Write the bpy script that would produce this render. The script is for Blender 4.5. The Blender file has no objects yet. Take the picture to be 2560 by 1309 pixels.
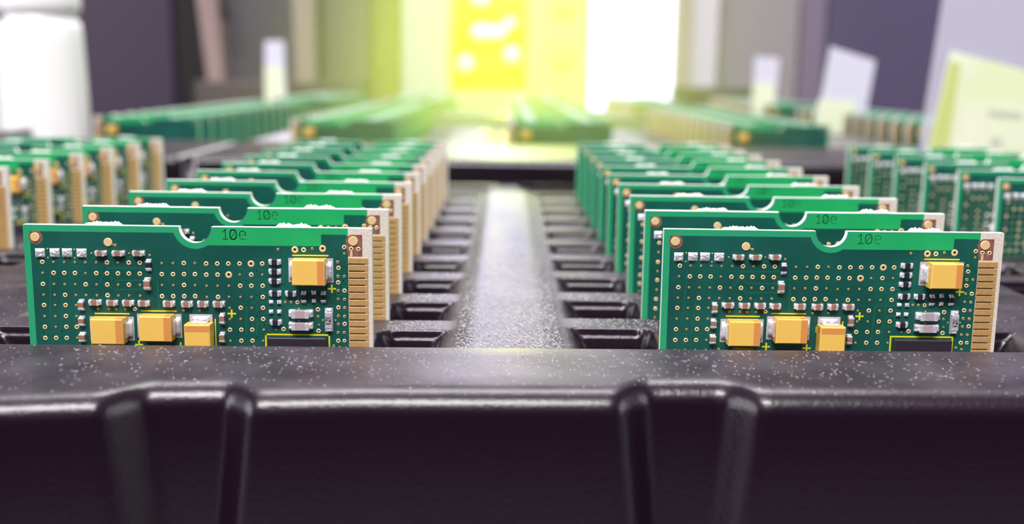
import bpy, math, random
import numpy as np
random.seed(7)
C = bpy.context.scene.collection
MM = 0.001
CAMZ = 68.0                       # camera height above the bench, mm

# ------------------------------------------------------------------ camera
F, TH, RO, YAW = 2658.8, 0.1747, 0.0127, -0.0066
def _v(a): return np.array(a, float)
def _yaw(v): return _v([v[0]*math.cos(YAW)-v[1]*math.sin(YAW), v[0]*math.sin(YAW)+v[1]*math.cos(YAW), v[2]])
_R, _D, _Fw = _v([1,0,0]), _v([0,-math.sin(TH),-math.cos(TH)]), _v([0,math.cos(TH),-math.sin(TH)])
right = _yaw(math.cos(RO)*_R - math.sin(RO)*_D); down = _yaw(math.sin(RO)*_R + math.cos(RO)*_D); fwd = _yaw(_Fw)
cd = bpy.data.cameras.new('camera'); cam = bpy.data.objects.new('camera', cd); C.objects.link(cam)
from mathutils import Matrix, Vector
cam.matrix_world = Matrix(((right[0], -down[0], -fwd[0], 0), (right[1], -down[1], -fwd[1], 0),
                           (right[2], -down[2], -fwd[2], CAMZ*MM), (0, 0, 0, 1)))
cd.sensor_width = 36; cd.sensor_fit = 'HORIZONTAL'; cd.lens = F/2560*36
cd.clip_start = 0.005; cd.clip_end = 50
cd.dof.use_dof = True; cd.dof.focus_distance = 0.156; cd.dof.aperture_fstop = cd.lens/2.4
bpy.context.scene.camera = cam

# ------------------------------------------------------------------ world, exposure, lamps
sc = bpy.context.scene
w = bpy.data.worlds.new('world'); sc.world = w; w.use_nodes = True
w.node_tree.nodes['Background'].inputs[0].default_value = (0.80, 0.78, 0.86, 1)
w.node_tree.nodes['Background'].inputs[1].default_value = 0.05
sc.view_settings.view_transform = 'Standard'; sc.view_settings.look = 'None'
sc.view_settings.gamma = 1.0; sc.view_settings.exposure = 0.0; sc.view_settings.use_curve_mapping = False
def area(name, loc, target, sx, sy, power, col=(1, 1, 1)):
    l = bpy.data.lights.new(name, 'AREA'); l.shape = 'RECTANGLE'; l.size = sx; l.size_y = sy; l.energy = power; l.color = col
    o = bpy.data.objects.new(name, l); C.objects.link(o); o.location = loc
    o.rotation_euler = (Vector(target) - Vector(loc)).to_track_quat('-Z', 'Y').to_euler()
    return o
area('ceiling_lamp_front', (-0.25, -0.95, 1.70), (0, 0.3, 0), 1.3, 0.5, 60, (1, 0.955, 0.97))
area('ceiling_lamp_bench', (0.0, 0.75, 1.86), (0, 0.75, 0), 1.3, 0.4, 34, (1, 0.98, 0.98))
area('side_fill_light', (-2.3, -0.3, 0.75), (0, 0.1, 0), 1.4, 1.1, 26, (0.93, 0.95, 1))  # added fill that brightens the rim's groove walls, no window is built there
area('side_fill_light_right', (2.3, -0.2, 0.75), (0, 0.1, 0), 1.2, 1.0, 12, (0.93, 0.95, 1))  # weaker added fill from the right, no window there either
sl = bpy.data.lights.new('lime_fill_rear', 'SPOT'); sl.energy = 6.0; sl.color = (0.80, 1.0, 0.03); sl.spot_size = 0.55; sl.spot_blend = 1.0; sl.shadow_soft_size = 0.012  # added spot that throws the lime glow forward, not a fitting of the machine
so = bpy.data.objects.new('lime_fill_rear', sl); C.objects.link(so); so.location = (0.008, 1.255, 0.085); so.rotation_euler = (math.radians(-90), 0, 0)
sl2 = bpy.data.lights.new('lime_fill_mid', 'SPOT'); sl2.energy = 15.0; sl2.color = (0.72, 1.0, 0.03); sl2.spot_size = 0.95; sl2.spot_blend = 1.0; sl2.shadow_soft_size = 0.03  # added spot spreading the lime glow over the middle trays
so2 = bpy.data.objects.new('lime_fill_mid', sl2); C.objects.link(so2); so2.location = (0.006, 0.76, 0.27); so2.rotation_euler = (Vector((0.004, .575, .03))-Vector((0.006, .76, .27))).to_track_quat('-Z', 'Y').to_euler()

# ------------------------------------------------------------------ materials
MATS = {}
def mat(name, col, rough=0.5, metal=0.0, emit=None, es=1.0, bump=None, noise=None, coat=0.0, alpha=None, spec=0.5, trans=0.0):
    m = bpy.data.materials.new(name); m.use_nodes = True; nt = m.node_tree; b = nt.nodes['Principled BSDF']
    b.inputs['Base Color'].default_value = (*col, 1); b.inputs['Roughness'].default_value = rough
    b.inputs['Metallic'].default_value = metal; b.inputs['Coat Weight'].default_value = coat
    b.inputs['Specular IOR Level'].default_value = spec
    b.inputs['Transmission Weight'].default_value = trans
    if alpha is not None: b.inputs['Alpha'].default_value = alpha
    if emit: b.inputs['Emission Color'].default_value = (*emit, 1); b.inputs['Emission Strength'].default_value = es
    tc = nt.nodes.new('ShaderNodeTexCoord')
    if noise:                      # (scale, colour2, lo, hi)
        n = nt.nodes.new('ShaderNodeTexNoise'); n.inputs['Scale'].default_value = noise[0]; n.inputs['Detail'].default_value = 4
        r = nt.nodes.new('ShaderNodeMapRange'); r.inputs['From Min'].default_value = noise[2]; r.inputs['From Max'].default_value = noise[3]
        mx = nt.nodes.new('ShaderNodeMix'); mx.data_type = 'RGBA'
        mx.inputs['A'].default_value = (*col, 1); mx.inputs['B'].default_value = (*noise[1], 1)
        nt.links.new(tc.outputs['Object'], n.inputs['Vector']); nt.links.new(n.outputs['Fac'], r.inputs['Value'])
        nt.links.new(r.outputs['Result'], mx.inputs['Factor']); nt.links.new(mx.outputs['Result'], b.inputs['Base Color'])
    if bump:                       # (scale, strength, distance)
        n = nt.nodes.new('ShaderNodeTexNoise'); n.inputs['Scale'].default_value = bump[0]; n.inputs['Detail'].default_value = 5
        bp = nt.nodes.new('ShaderNodeBump'); bp.inputs['Strength'].default_value = bump[1]; bp.inputs['Distance'].default_value = bump[2]
        nt.links.new(tc.outputs['Object'], n.inputs['Vector']); nt.links.new(n.outputs['Fac'], bp.inputs['Height'])
        nt.links.new(bp.outputs['Normal'], b.inputs['Normal'])
    MATS[name] = m; return m

mat('board_green', (0.020, 0.33, 0.145), 0.42, bump=(900, .15, .00005))
mat('mask_dark', (0.005, 0.072, 0.056), 0.36, noise=(90, (0.008, 0.100, 0.078), .40, .62), bump=(1500, .12, .00004))
mat('mask_band', (0.012, 0.37, 0.11), 0.40, noise=(60, (0.02, 0.43, 0.16), .35, .65))  # brighter green also stands for light passing through the laminate
mat('trace', (0.008, 0.125, 0.075), 0.36)
mat('laminate', (0.72, 0.66, 0.58), 0.55, noise=(3000, (0.62, 0.55, 0.47), .4, .6))
mat('edge_laminate', (0.78, 0.88, 0.80), 0.6, noise=(2500, (0.85, 0.88, 0.84), .45, .6))
mat('copper', (0.21, 0.075, 0.055), 0.45, noise=(1500, (0.28, 0.12, 0.09), .4, .6))
mat('gold', (0.74, 0.46, 0.19), 0.38, 0.45, noise=(1500, (0.68, 0.41, 0.16), .4, .6))
mat('gold_disc', (0.90, 0.66, 0.34), 0.36, 0.25)
mat('finger_shade', (0.10, 0.045, 0.02), 0.6)  # dark line painted for the shade between contact fingers
mat('hole', (0.03, 0.012, 0.008), 0.6)
mat('silk', (0.70, 0.66, 0.015), 0.5)
mat('silk_pale', (0.45, 0.62, 0.12), 0.5)
mat('letter_dark', (0.006, 0.11, 0.025), 0.5)
mat('letter_soft', (0.010, 0.22, 0.06), 0.5)
mat('tantalum', (0.82, 0.51, 0.105), 0.42, bump=(2500, .08, .00004))
mat('tantalum_band', (0.68, 0.27, 0.075), 0.42)
mat('solder', (0.86, 0.83, 0.88), 0.36, 0.55, bump=(2200, .9, .00012))
mat('solder_flat', (0.62, 0.58, 0.64), 0.45, 0.35, bump=(1500, .4, .00008))
mat('ceramic', (0.30, 0.16, 0.115), 0.4)
mat('ceramic_grey', (0.40, 0.32, 0.36), 0.4)
mat('resistor_black', (0.022, 0.016, 0.03), 0.4)
mat('white_mark', (0.8, 0.78, 0.8), 0.5)
mat('chip_black', (0.022, 0.015, 0.026), 0.5, bump=(2500, .2, .00005))
mat('tab_white', (0.86, 0.88, 0.84), 0.7, bump=(1800, .9, .0002))
mat('bench_mat', (0.10, 0.095, 0.105), 0.5)
mat('wall_paint', (0.42, 0.41, 0.43), 0.8)
mat('dark_wall', (0.20, 0.19, 0.22), 0.8)
mat('floor_vinyl', (0.22, 0.21, 0.22), 0.5)
mat('ceiling_white', (0.7, 0.7, 0.7), 0.8)
mat('lamp_glow', (1, 1, 1), 0.5, emit=(1, 0.98, 0.95), es=6)
mat('purple_grey', (0.040, 0.026, 0.052), 0.55)
mat('slate_purple', (0.066, 0.050, 0.108), 0.55)
mat('black_gap', (0.004, 0.002, 0.004), 0.7)
mat('beige', (0.28, 0.195, 0.19), 0.6)
mat('beige_warm', (0.31, 0.25, 0.19), 0.6)
mat('grey_panel', (0.088, 0.075, 0.102), 0.6)
mat('olive_grey', (0.17, 0.155, 0.12), 0.6)
mat('olive', (0.22, 0.21, 0.07), 0.6)
mat('cream', (0.55, 0.55, 0.42), 0.6)
mat('pale_yellow', (0.70, 0.78, 0.28), 0.6)
mat('warm_grey', (0.25, 0.215, 0.235), 0.6)
mat('lilac_grey', (0.155, 0.120, 0.18), 0.6)
mat('light_grey', (0.56, 0.52, 0.53), 0.6)
mat('tan', (0.38, 0.30, 0.24), 0.6)
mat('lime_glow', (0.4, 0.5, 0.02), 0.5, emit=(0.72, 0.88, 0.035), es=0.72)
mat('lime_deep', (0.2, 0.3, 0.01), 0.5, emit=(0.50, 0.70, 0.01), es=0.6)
mat('lamp_pale', (1, 1, 0.7), 0.5, emit=(0.95, 1.0, 0.42), es=1.0)
mat('daylight', (1, 1, 1), 0.5, emit=(1, 1, 1), es=1.9)
mat('fill_panel', (1, 1, 1), 0.5, emit=(1, 0.93, 1.0), es=11)  # added out-of-view glow, whitens the reflection on the tray aisle
mat('white_plastic', (0.92, 0.90, 0.91), 0.35)
mat('white_label', (0.95, 0.94, 0.92), 0.5)
mat('frosted', (0.70, 0.68, 0.80), 0.35)
mat('clear_plastic', (0.78, 0.76, 0.90), 0.25, alpha=0.42)
mat('lime_paper', (0.76, 0.83, 0.52), 0.7, noise=(22, (0.82, 0.86, 0.68), .4, .6))
mat('lime_edge', (0.58, 0.66, 0.22), 0.7)
mat('print_grey', (0.60, 0.64, 0.50), 0.7)
mat('cable_black', (0.02, 0.015, 0.02), 0.5)
mat('dust', (0.75, 0.74, 0.76), 0.8)

def tray_material():
    m = bpy.data.materials.new('tray_plastic'); m.use_nodes = True; nt = m.node_tree; b = nt.nodes['Principled BSDF']; L = nt.links.new
    tc = nt.nodes.new('ShaderNodeTexCoord')
    v = nt.nodes.new('ShaderNodeTexVoronoi'); v.inputs['Scale'].default_value = 1500; v.feature = 'F1'
    n2 = nt.nodes.new('ShaderNodeTexNoise'); n2.inputs['Scale'].default_value = 120; n2.inputs['Detail'].default_value = 3
    L(tc.outputs['Object'], v.inputs['Vector']); L(tc.outputs['Object'], n2.inputs['Vector'])
    thr = nt.nodes.new('ShaderNodeMapRange'); thr.inputs['From Min'].default_value = .10; thr.inputs['From Max'].default_value = .24
    thr.inputs['To Min'].default_value = 1; thr.inputs['To Max'].default_value = 0
    L(v.outputs['Distance'], thr.inputs['Value'])
    pick = nt.nodes.new('ShaderNodeMath'); pick.operation = 'GREATER_THAN'; pick.inputs[1].default_value = .76
    sep = nt.nodes.new('ShaderNodeSeparateColor'); L(v.outputs['Color'], sep.inputs[0]); L(sep.outputs[0], pick.inputs[0])
    mul = nt.nodes.new('ShaderNodeMath'); mul.operation = 'MULTIPLY'; L(thr.outputs[0], mul.inputs[0]); L(pick.outputs[0], mul.inputs[1])
    geo = nt.nodes.new('ShaderNodeNewGeometry'); sx = nt.nodes.new('ShaderNodeSeparateXYZ'); L(geo.outputs['Normal'], sx.inputs[0])
    up = nt.nodes.new('ShaderNodeMapRange'); up.inputs['From Min'].default_value = .75; up.inputs['From Max'].default_value = .98; L(sx.outputs['Z'], up.inputs['Value'])
    mul2 = nt.nodes.new('ShaderNodeMath'); mul2.operation = 'MULTIPLY'; L(mul.outputs[0], mul2.inputs[0]); L(up.outputs[0], mul2.inputs[1])
    # a film of dust that only settles on surfaces facing up
    film = nt.nodes.new('ShaderNodeMapRange'); film.inputs['From Min'].default_value = .35; film.inputs['From Max'].default_value = .7; film.inputs['To Max'].default_value = .11
    film.inputs['To Min'].default_value = .03
    L(n2.outputs['Fac'], film.inputs['Value'])
    fm = nt.nodes.new('ShaderNodeMath'); fm.operation = 'MULTIPLY'; L(film.outputs[0], fm.inputs[0]); L(up.outputs[0], fm.inputs[1])
    ad = nt.nodes.new('ShaderNodeMath'); ad.operation = 'ADD'; ad.use_clamp = True; L(mul2.outputs[0], ad.inputs[0]); L(fm.outputs[0], ad.inputs[1])
    mx = nt.nodes.new('ShaderNodeMix'); mx.data_type = 'RGBA'; mx.inputs['A'].default_value = (0.0095, 0.0028, 0.0095, 1); mx.inputs['B'].default_value = (0.44, 0.40, 0.48, 1)
    L(ad.outputs[0], mx.inputs['Factor']); L(mx.outputs['Result'], b.inputs['Base Color'])
    b.inputs['Roughness'].default_value = 0.30
    rr = nt.nodes.new('ShaderNodeMapRange'); rr.inputs['To Min'].default_value = .27; rr.inputs['To Max'].default_value = .40; L(up.outputs[0], rr.inputs['Value']); L(rr.outputs[0], b.inputs['Roughness'])
    n3 = nt.nodes.new('ShaderNodeTexNoise'); n3.inputs['Scale'].default_value = 1400; n3.inputs['Detail'].default_value = 4; L(tc.outputs['Object'], n3.inputs['Vector'])
    bp = nt.nodes.new('ShaderNodeBump'); bp.inputs['Strength'].default_value = .35; bp.inputs['Distance'].default_value = .00012
    L(n3.outputs['Fac'], bp.inputs['Height']); L(bp.outputs['Normal'], b.inputs['Normal'])
    MATS['tray_plastic'] = m
tray_material()

# ------------------------------------------------------------------ mesh builder (millimetres)
class MB:
    def __init__(s): s.v = []; s.f = []; s.m = []; s.mats = []; s.sm = []
    def mi(s, name):
        if name not in s.mats: s.mats.append(name)
        return s.mats.index(name)
    def add(s, vs, fs, m, smooth=False):
        o = len(s.v); s.v += [tuple(p) for p in vs]; k = s.mi(m)
        for f in fs: s.f.append([o+i for i in f]); s.m.append(k); s.sm.append(smooth)
    def box(s, x0, x1, y0, y1, z0, z1, m, bev=0.0, mats=None):
        if bev <= 0:
            vs = [(x, y, z) for x in (x0, x1) for y in (y0, y1) for z in (z0, z1)]
            s.add(vs, [(0,1,3,2),(4,6,7,5),(0,4,5,1),(2,3,7,6),(0,2,6,4),(1,5,7,3)], m); return
        b = bev; vs = []; idx = {}
        for i, (X, sx) in enumerate(((x0, 1), (x1, -1))):
            for j, (Y, sy) in enumerate(((y0, 1), (y1, -1))):
                for k, (Z, sz) in enumerate(((z0, 1), (z1, -1))):
                    idx[i,j,k,0] = len(vs); vs.append((X, Y+sy*b, Z+sz*b))
                    idx[i,j,k,1] = len(vs); vs.append((X+sx*b, Y, Z+sz*b))
                    idx[i,j,k,2] = len(vs); vs.append((X+sx*b, Y+sy*b, Z))
        fs = []
        for i in (0, 1): fs.append([idx[i,0,0,0], idx[i,1,0,0], idx[i,1,1,0], idx[i,0,1,0]])
        for j in (0, 1): fs.append([idx[0,j,0,1], idx[1,j,0,1], idx[1,j,1,1], idx[0,j,1,1]])
        for k in (0, 1): fs.append([idx[0,0,k,2], idx[1,0,k,2], idx[1,1,k,2], idx[0,1,k,2]])
        for a in (0, 1):
            for b2 in (0, 1):
                fs.append([idx[a,b2,0,0], idx[a,b2,1,0], idx[a,b2,1,1], idx[a,b2,0,1]])
                fs.append([idx[a,0,b2,0], idx[a,1,b2,0], idx[a,1,b2,2], idx[a,0,b2,2]])
                fs.append([idx[0,a,b2,1], idx[1,a,b2,1], idx[1,a,b2,2], idx[0,a,b2,2]])
        for i in (0, 1):
            for j in (0, 1):
                for k in (0, 1): fs.append([idx[i,j,k,0], idx[i,j,k,1], idx[i,j,k,2]])
        # orient outward
        c = _v([(x0+x1)/2, (y0+y1)/2, (z0+z1)/2]); out = []
        for f in fs:
            p = [_v(vs[q]) for q in f]; n = np.cross(p[1]-p[0], p[2]-p[0])
            out.append(f if np.dot(n, sum(p)/len(p)-c) > 0 else f[::-1])
        s.add(vs, out, m)
    def poly(s, pts, y, m):        # flat polygon on the board's front face (x, z), facing -y
        a = sum(pts[i][0]*pts[(i+1) % len(pts)][1]-pts[(i+1) % len(pts)][0]*pts[i][1] for i in range(len(pts)))
        if a < 0: pts = pts[::-1]
        s.add([(x, y, z) for x, z in pts], [list(range(len(pts)))], m)
    def stroke(s, pts, wd, y, m):
        for a, b in zip(pts, pts[1:]):
            dx, dz = b[0]-a[0], b[1]-a[1]; l = math.hypot(dx, dz) or 1; ex, ez = dx/l*wd*.45, dz/l*wd*.45; nx, nz = -dz/l*wd/2, dx/l*wd/2
            s.poly([(a[0]-ex+nx, a[1]-ez+nz), (a[0]-ex-nx, a[1]-ez-nz), (b[0]+ex-nx, b[1]+ez-nz), (b[0]+ex+nx, b[1]+ez+nz)], y, m)
    def disc(s, x, z, r, y, m, n=20, thick=0.0):
        ring = [(x+r*math.cos(2*math.pi*i/n), z+r*math.sin(2*math.pi*i/n)) for i in range(n)]
        if thick:
            b = thick*.45
            vs = [(px, y, pz) for px, pz in ring] + [(px, y-thick+b, pz) for px, pz in ring] + [(x+(px-x)*(1-b/r), y-thick, z+(pz-z)*(1-b/r)) for px, pz in ring]
            fs = [[i, (i+1) % n, n+(i+1) % n, n+i] for i in range(n)] + [[n+i, n+(i+1) % n, 2*n+(i+1) % n, 2*n+i] for i in range(n)] + [list(range(2*n, 3*n))]
            s.add(vs, fs, m)
        else: s.poly(ring, y, m)
    def ring(s, x, z, r, y, m, hole='hole', n=14):
        ri = r*.42; rm = r*.66
        R = [[(x+q*math.cos(2*math.pi*i/n), yy, z+q*math.sin(2*math.pi*i/n)) for i in range(n)] for q, yy in ((r, y), (rm+.02, y-.075), (rm-.03, y-.075), (ri, y-.01))]
        vs = sum(R, [])
        fs = [[k*n+i, k*n+(i+1) % n, (k+1)*n+(i+1) % n, (k+1)*n+i] for k in range(3) for i in range(n)]
        s.add(vs, fs, m, True)
        s.add(R[3], [list(range(n))], hole)
    def tube(s, pts, r, m, n=8):
        rings = []
        for i, p in enumerate(pts):
            a = _v(pts[max(0, i-1)]); b = _v(pts[min(len(pts)-1, i+1)]); d = b-a; d /= (np.linalg.norm(d) or 1)
            u = np.cross(d, [0, 0, 1]); u = u if np.linalg.norm(u) > .01 else np.cross(d, [0, 1, 0]); u /= np.linalg.norm(u); q = np.cross(d, u)
            rings.append([tuple(_v(p)+r*(math.cos(2*math.pi*k/n)*u+math.sin(2*math.pi*k/n)*q)) for k in range(n)])
        fs = [[i*n+k, i*n+(k+1) % n, (i+1)*n+(k+1) % n, (i+1)*n+k] for i in range(len(pts)-1) for k in range(n)]
        fs += [list(range(n))[::-1], [(len(pts)-1)*n+k for k in range(n)]]
        s.add(sum(rings, []), fs, m, True)
    def lathe(s, prof, cx, cy, m, n=40):
        vs = [(cx+r*math.cos(2*math.pi*i/n), cy+r*math.sin(2*math.pi*i/n), z) for r, z in prof for i in range(n)]
        fs = [[k*n+i, k*n+(i+1) % n, (k+1)*n+(i+1) % n, (k+1)*n+i] for k in range(len(prof)-1) for i in range(n)]
        fs += [list(range(n))[::-1], [(len(prof)-1)*n+i for i in range(n)]]
        s.add(vs, fs, m, True)
    def blob(s, cx, cz, wx, wz, d, m='solder', n=8, rough=.25, y=0.0):   # a lump of solder: irregular dome standing out of the board
        vs = []; fs = []
        for j in range(n+1):
            for i in range(n+1):
                u, v = i/n*2-1, j/n*2-1; e = max(0, 1-abs(u)**4)*max(0, 1-abs(v)**4)
                vs.append((cx+u*wx/2, y-d*(e**.5)*(1+random.uniform(-rough, rough)), cz+v*wz/2))
        for j in range(n):
            for i in range(n): a = j*(n+1)+i; fs.append([a, a+1, a+n+2, a+n+1])
        s.add(vs, fs, m, True)
    def mesh(s, name):
        me = bpy.data.meshes.new(name); me.from_pydata([(x*MM, y*MM, z*MM) for x, y, z in s.v], [], s.f)
        for k in s.mats: me.materials.append(MATS[k])
        me.polygons.foreach_set('material_index', s.m); me.polygons.foreach_set('use_smooth', s.sm); me.update()
        return me
def link(name, me, parent=None):
    o = bpy.data.objects.new(name, me); C.objects.link(o)
    if parent: o.parent = parent
    return o
def obj(name, mb, parent=None): return link(name, mb.mesh(name), parent)
def tag(o, label=None, cat=None, group=None, kind=None):
    for k, v in (('label', label), ('category', cat), ('group', group), ('kind', kind)):
        if v: o[k] = v
    return o
def empty(name, loc): 
    o = bpy.data.objects.new(name, None); o.empty_display_size = .005; C.objects.link(o); o.location = [c*MM for c in loc]; return o
def copy_tree(o, parent=None):
    c = o.copy(); C.objects.link(c); c.parent = parent
    for ch in o.children: copy_tree(ch, c)
    return c

# ------------------------------------------------------------------ room
m = MB(); m.box(-2600, 2600, -2200, 2300, -860, -850, 'floor_vinyl'); tag(obj('floor', m), kind='structure')
m = MB(); m.box(-2600, 2600, -2200, 2300, 1900, 1910, 'ceiling_white'); tag(obj('ceiling', m), kind='structure')
m = MB(); m.box(-2600, 2600, 2300, 2320, -850, 1900, 'dark_wall'); tag(obj('wall_back', m), kind='structure')
m = MB(); m.box(-2620, -2600, -2200, 2300, -850, 1900, 'wall_paint'); tag(obj('wall_left', m), kind='structure')
m = MB(); m.box(2600, 2620, -2200, 2300, -850, 1900, 'wall_paint'); tag(obj('wall_right', m), kind='structure')
BENCH = MB(); BENCH.box(-1100, 1100, 60, 1290, -30, 0, 'bench_mat', 2)
bench = empty('workbench', (0, 700, -850))
tag(bench, 'grey workbench carrying the black component trays', 'workbench')
o = obj('worktop', BENCH, bench); o.matrix_parent_inverse = Matrix.Translation((0, -.7, .85))
for sx in (-1, 1):
    for yy in (120, 1230):
        g = MB(); g.box(sx*1040-25, sx*1040+25, yy-25, yy+25, -850, -30, 'grey_panel', 2); o = obj('leg', g, bench); o.matrix_parent_inverse = Matrix.Translation((0, -.7, .85))

# ------------------------------------------------------------------ trays: vacuum-formed black sheet with slots, finger pockets and aisle ribs
LAND, DEEP, PITCH = 27.5, 8.77, 21.722
def ss(x): x = np.clip(x, 0, 1); return x*x*(3-2*x)
GF = ([0, .18, .35, .45, .72, .9, 1.05, 1.25, 1.6], [0, .10, .60, 1.25, 1.52, 2.1, 3.2, 5.0, DEEP])
def pocket_depth(X, T, rows):
    d = np.zeros_like(X)
    near = np.clip((T+.42)/.34, 0, 1)*DEEP
    for x0, x1 in rows:
        slot = np.minimum(near, np.clip((4.2-T)/.4, 0, 1)*DEEP)
        slot = np.minimum(slot, np.clip(np.minimum(X-(x0-.9), (x1+.9)-X)/.4, 0, 1)*DEEP)
        d = np.maximum(d, slot)
        for inner, outer in ((x1-1.0, x1+10.8), (x0+1.0, x0-13.4)):
            sg = 1 if outer > inner else -1
            b = (X-inner)*sg; a = 14.9-T
            q = np.where((a < 3) & (b < 3), 3-np.hypot(3-a, 3-b), np.minimum(a, b))
            fing = np.minimum(near, np.interp(q, *GF))
            e = (outer-X)*sg
            fing = np.minimum(fing, ss(e/9.5)*DEEP*1.25)
            d = np.maximum(d, np.where(b > 0, fing, 0))
    return np.clip(d, 0, DEEP)
TS = [-3, -1, -.55, -.42, -.25, -.08, .1, .5, 2, 3.2, 3.8, 4.0, 4.2, 4.5, 6, 8, 9.5, 11, 11.8, 12.1, 12.4, 12.7, 12.9, 13.1, 13.4, 13.6, 13.8, 14.0, 14.1, 14.2, 14.3, 14.4, 14.5, 14.65, 14.75, 14.9, 15.2, 17]
def make_tray(name, xa, xb, yf, rows, shift, ybase, n, spines, yrim, yback, dx, flutes, coarse=False, up=0.0):
    """yf(X): front edge of the rim; rows: (x0, x1); shift(X): how far each row is set back"""
    xs = np.arange(xa+6, xb-6+.01, dx)
    sh = shift(xs)
    ts = TS if not coarse else [-3, -.5, -.1, 2, 4, 4.4, 8, 12, 13.2, 14.2, 14.9, 16.5]
    R = []      # rows of (Y, Z)
    def front(z, off):
        k = (30-z)/30.0
        y = yf(xs) - .05*(30-z)
        for c, h in flutes: y = y + 4.2*ss((h*(1-.36*k)-np.abs(xs-c))/5.5+.30)
        return y + off
    for z, off in [(0, 0), (8, 0), (16, 0), (22, 0)] + [(26.6+3.4*math.sin(a*math.pi/18), 3.4*(1-math.cos(a*math.pi/18))) for a in range(10)]: R.append((front(z, off), np.full_like(xs, z+(up if z > 20 else 0), float)))
    # rim top to the first land
    y_start = ybase-3+sh
    ye = front(30, 3.4)
    for t in (.25, .5, .75): 
        R.append((ye+(yrim+.012*xs-ye)*t, np.full_like(xs, 30.0+up)))
    for t, z in ((0, 30+up), (.5, 29.9+up), (1.0, 29.4+up*.9), (1.3, 28.4+up*.5), (1.7, 27.7), (2.3, LAND)): R.append((yrim+.012*xs+t, np.full_like(xs, float(z))))
    lo = yrim+.012*xs+2.4
    sp = np.zeros_like(xs)
    for a, b in spines: sp = np.maximum(sp, ss((np.minimum(xs-a, b-xs)+.5)/4.0))
    for k in range(n):
        for t in ts:
            Y = ybase+k*PITCH+t+sh
            d = pocket_depth(xs, np.full_like(xs, t), rows)
            Z = LAND-d+0.7*sp*(1-d/DEEP)
            Y2 = np.maximum(Y, lo+.01*len(R))
            R.append((Y2, Z))
    yl = ybase+n*PITCH-3
    R.append((yl+sh, LAND+0.7*sp)); R.append((yl+3+sh, LAND+0.7*sp))
    for t, z in ((4, 28.3), (4.6, 29.6), (5.6, 30)): R.append((yl+t+sh, np.full_like(xs, z)))
    for off, z in ((-2, 30), (-.8, 29.7), (0, 28.6), (.2, 20), (.5, 0)): R.append((np.full_like(xs, yback+off), np.full_like(xs, float(z))))
    Yg = np.array([r[0] for r in R]); Zg = np.array([r[1] for r in R]); Xg = np.tile(xs, (len(R), 1))
    # raised side rims
    side = ss(1-(np.minimum(Xg-(xa+6), (xb-6)-Xg))/2.5); Zg = np.maximum(Zg, side*(30+up)*(Zg > 17))
    # side skirts
    def col(x, zf): return np.full((len(R), 1), x), Yg[:, :1]*0, zf
    left = [(xa+5, None), (xa+3, None), (xa+1.2, .985), (xa+.4, .93), (xa, 0)]
    cols = []
    for x, k in left: cols.append((x, 0, k))
    XL = np.hstack([np.full((len(R), 1), x) for x, _, _ in cols][::-1] ); 
    def zc(k, edge): 
        base = np.maximum(edge, 0)
        return base if k is None else np.minimum(base, base*k)
    ZL = np.hstack([zc(k, Zg[:, :1]) for x, _, k in cols][::-1]); YL = np.repeat(Yg[:, :1], 5, 1)
    XR = np.hstack([np.full((len(R), 1), xb-(x-xa)) for x, _, _ in cols]); ZR = np.hstack([zc(k, Zg[:, -1:]) for x, _, k in cols]); YR = np.repeat(Yg[:, -1:], 5, 1)
    X = np.hstack([XL, Xg, XR]); Y = np.hstack([YL, Yg, YR]); Z = np.hstack([ZL, Zg, ZR])
    nr, nc = X.shape
    V = np.stack([X, Y, Z], -1).reshape(-1, 3)*MM
    a = (np.arange(nr-1)[:, None]*nc+np.arange(nc-1)[None, :]).reshape(-1)
    Fq = np.stack([a, a+1, a+nc+1, a+nc], -1)
    me = bpy.data.meshes.new(name); me.vertices.add(len(V)); me.vertices.foreach_set('co', V.reshape(-1))
    me.loops.add(Fq.size); me.loops.foreach_set('vertex_index', Fq.reshape(-1)); me.polygons.add(len(Fq))
    me.polygons.foreach_set('loop_start', np.arange(0, Fq.size, 4)); me.polygons.foreach_set('loop_total', np.full(len(Fq), 4))
    me.polygons.foreach_set('use_smooth', np.ones(len(Fq), bool)); me.materials.append(MATS['tray_plastic']); me.update(calc_edges=True); me.validate()
    return link(name, me)

BASEY = 151.17
ROWS1 = {'FL': (-162.5, -112.5, 2.0), 'L': (-69.2, -19.2, 0.0), 'R': (23.26, 73.26, 2.91), 'FR': (112.7, 162.7, 4.1)}
def shift1(X): return np.interp(X, [-104, -82, -8, 9, 86, 99], [2.0, 0.0, 0.0, 2.91, 2.91, 4.1])
tray = make_tray('component_tray', -182, 182, lambda X: np.interp(X, [-182, -75, -60, -47, -31, -17, 12, 30, 61, 182], [116, 118, 119, 121.2, 122.4, 123.8, 124.6, 125.4, 125.6, 126]),
                 [(a, b) for a, b, _ in ROWS1.values()], shift1, BASEY, 10, [(-8.3, 9.6), (-101.6, -82.7), (84.2, 99.1)], 145.3, 374, .7,
                 [(-39, 8.2), (23, 8.2), (-101, 8.2), (85, 8.2), (-163, 8), (147, 8)])
tag(tray, 'near black plastic tray with slots, finger pockets and grooved front rim', 'tray', 'black component trays')
ROWS2 = {'A': (-196., -146.), 'D': (-102.5, -52.5), 'C': (0.5, 50.5), 'E': (104., 154.), 'F': (215., 265.)}
def flat(y): return lambda X: np.full_like(X, y)
z0 = lambda X: np.zeros_like(X)
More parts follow.
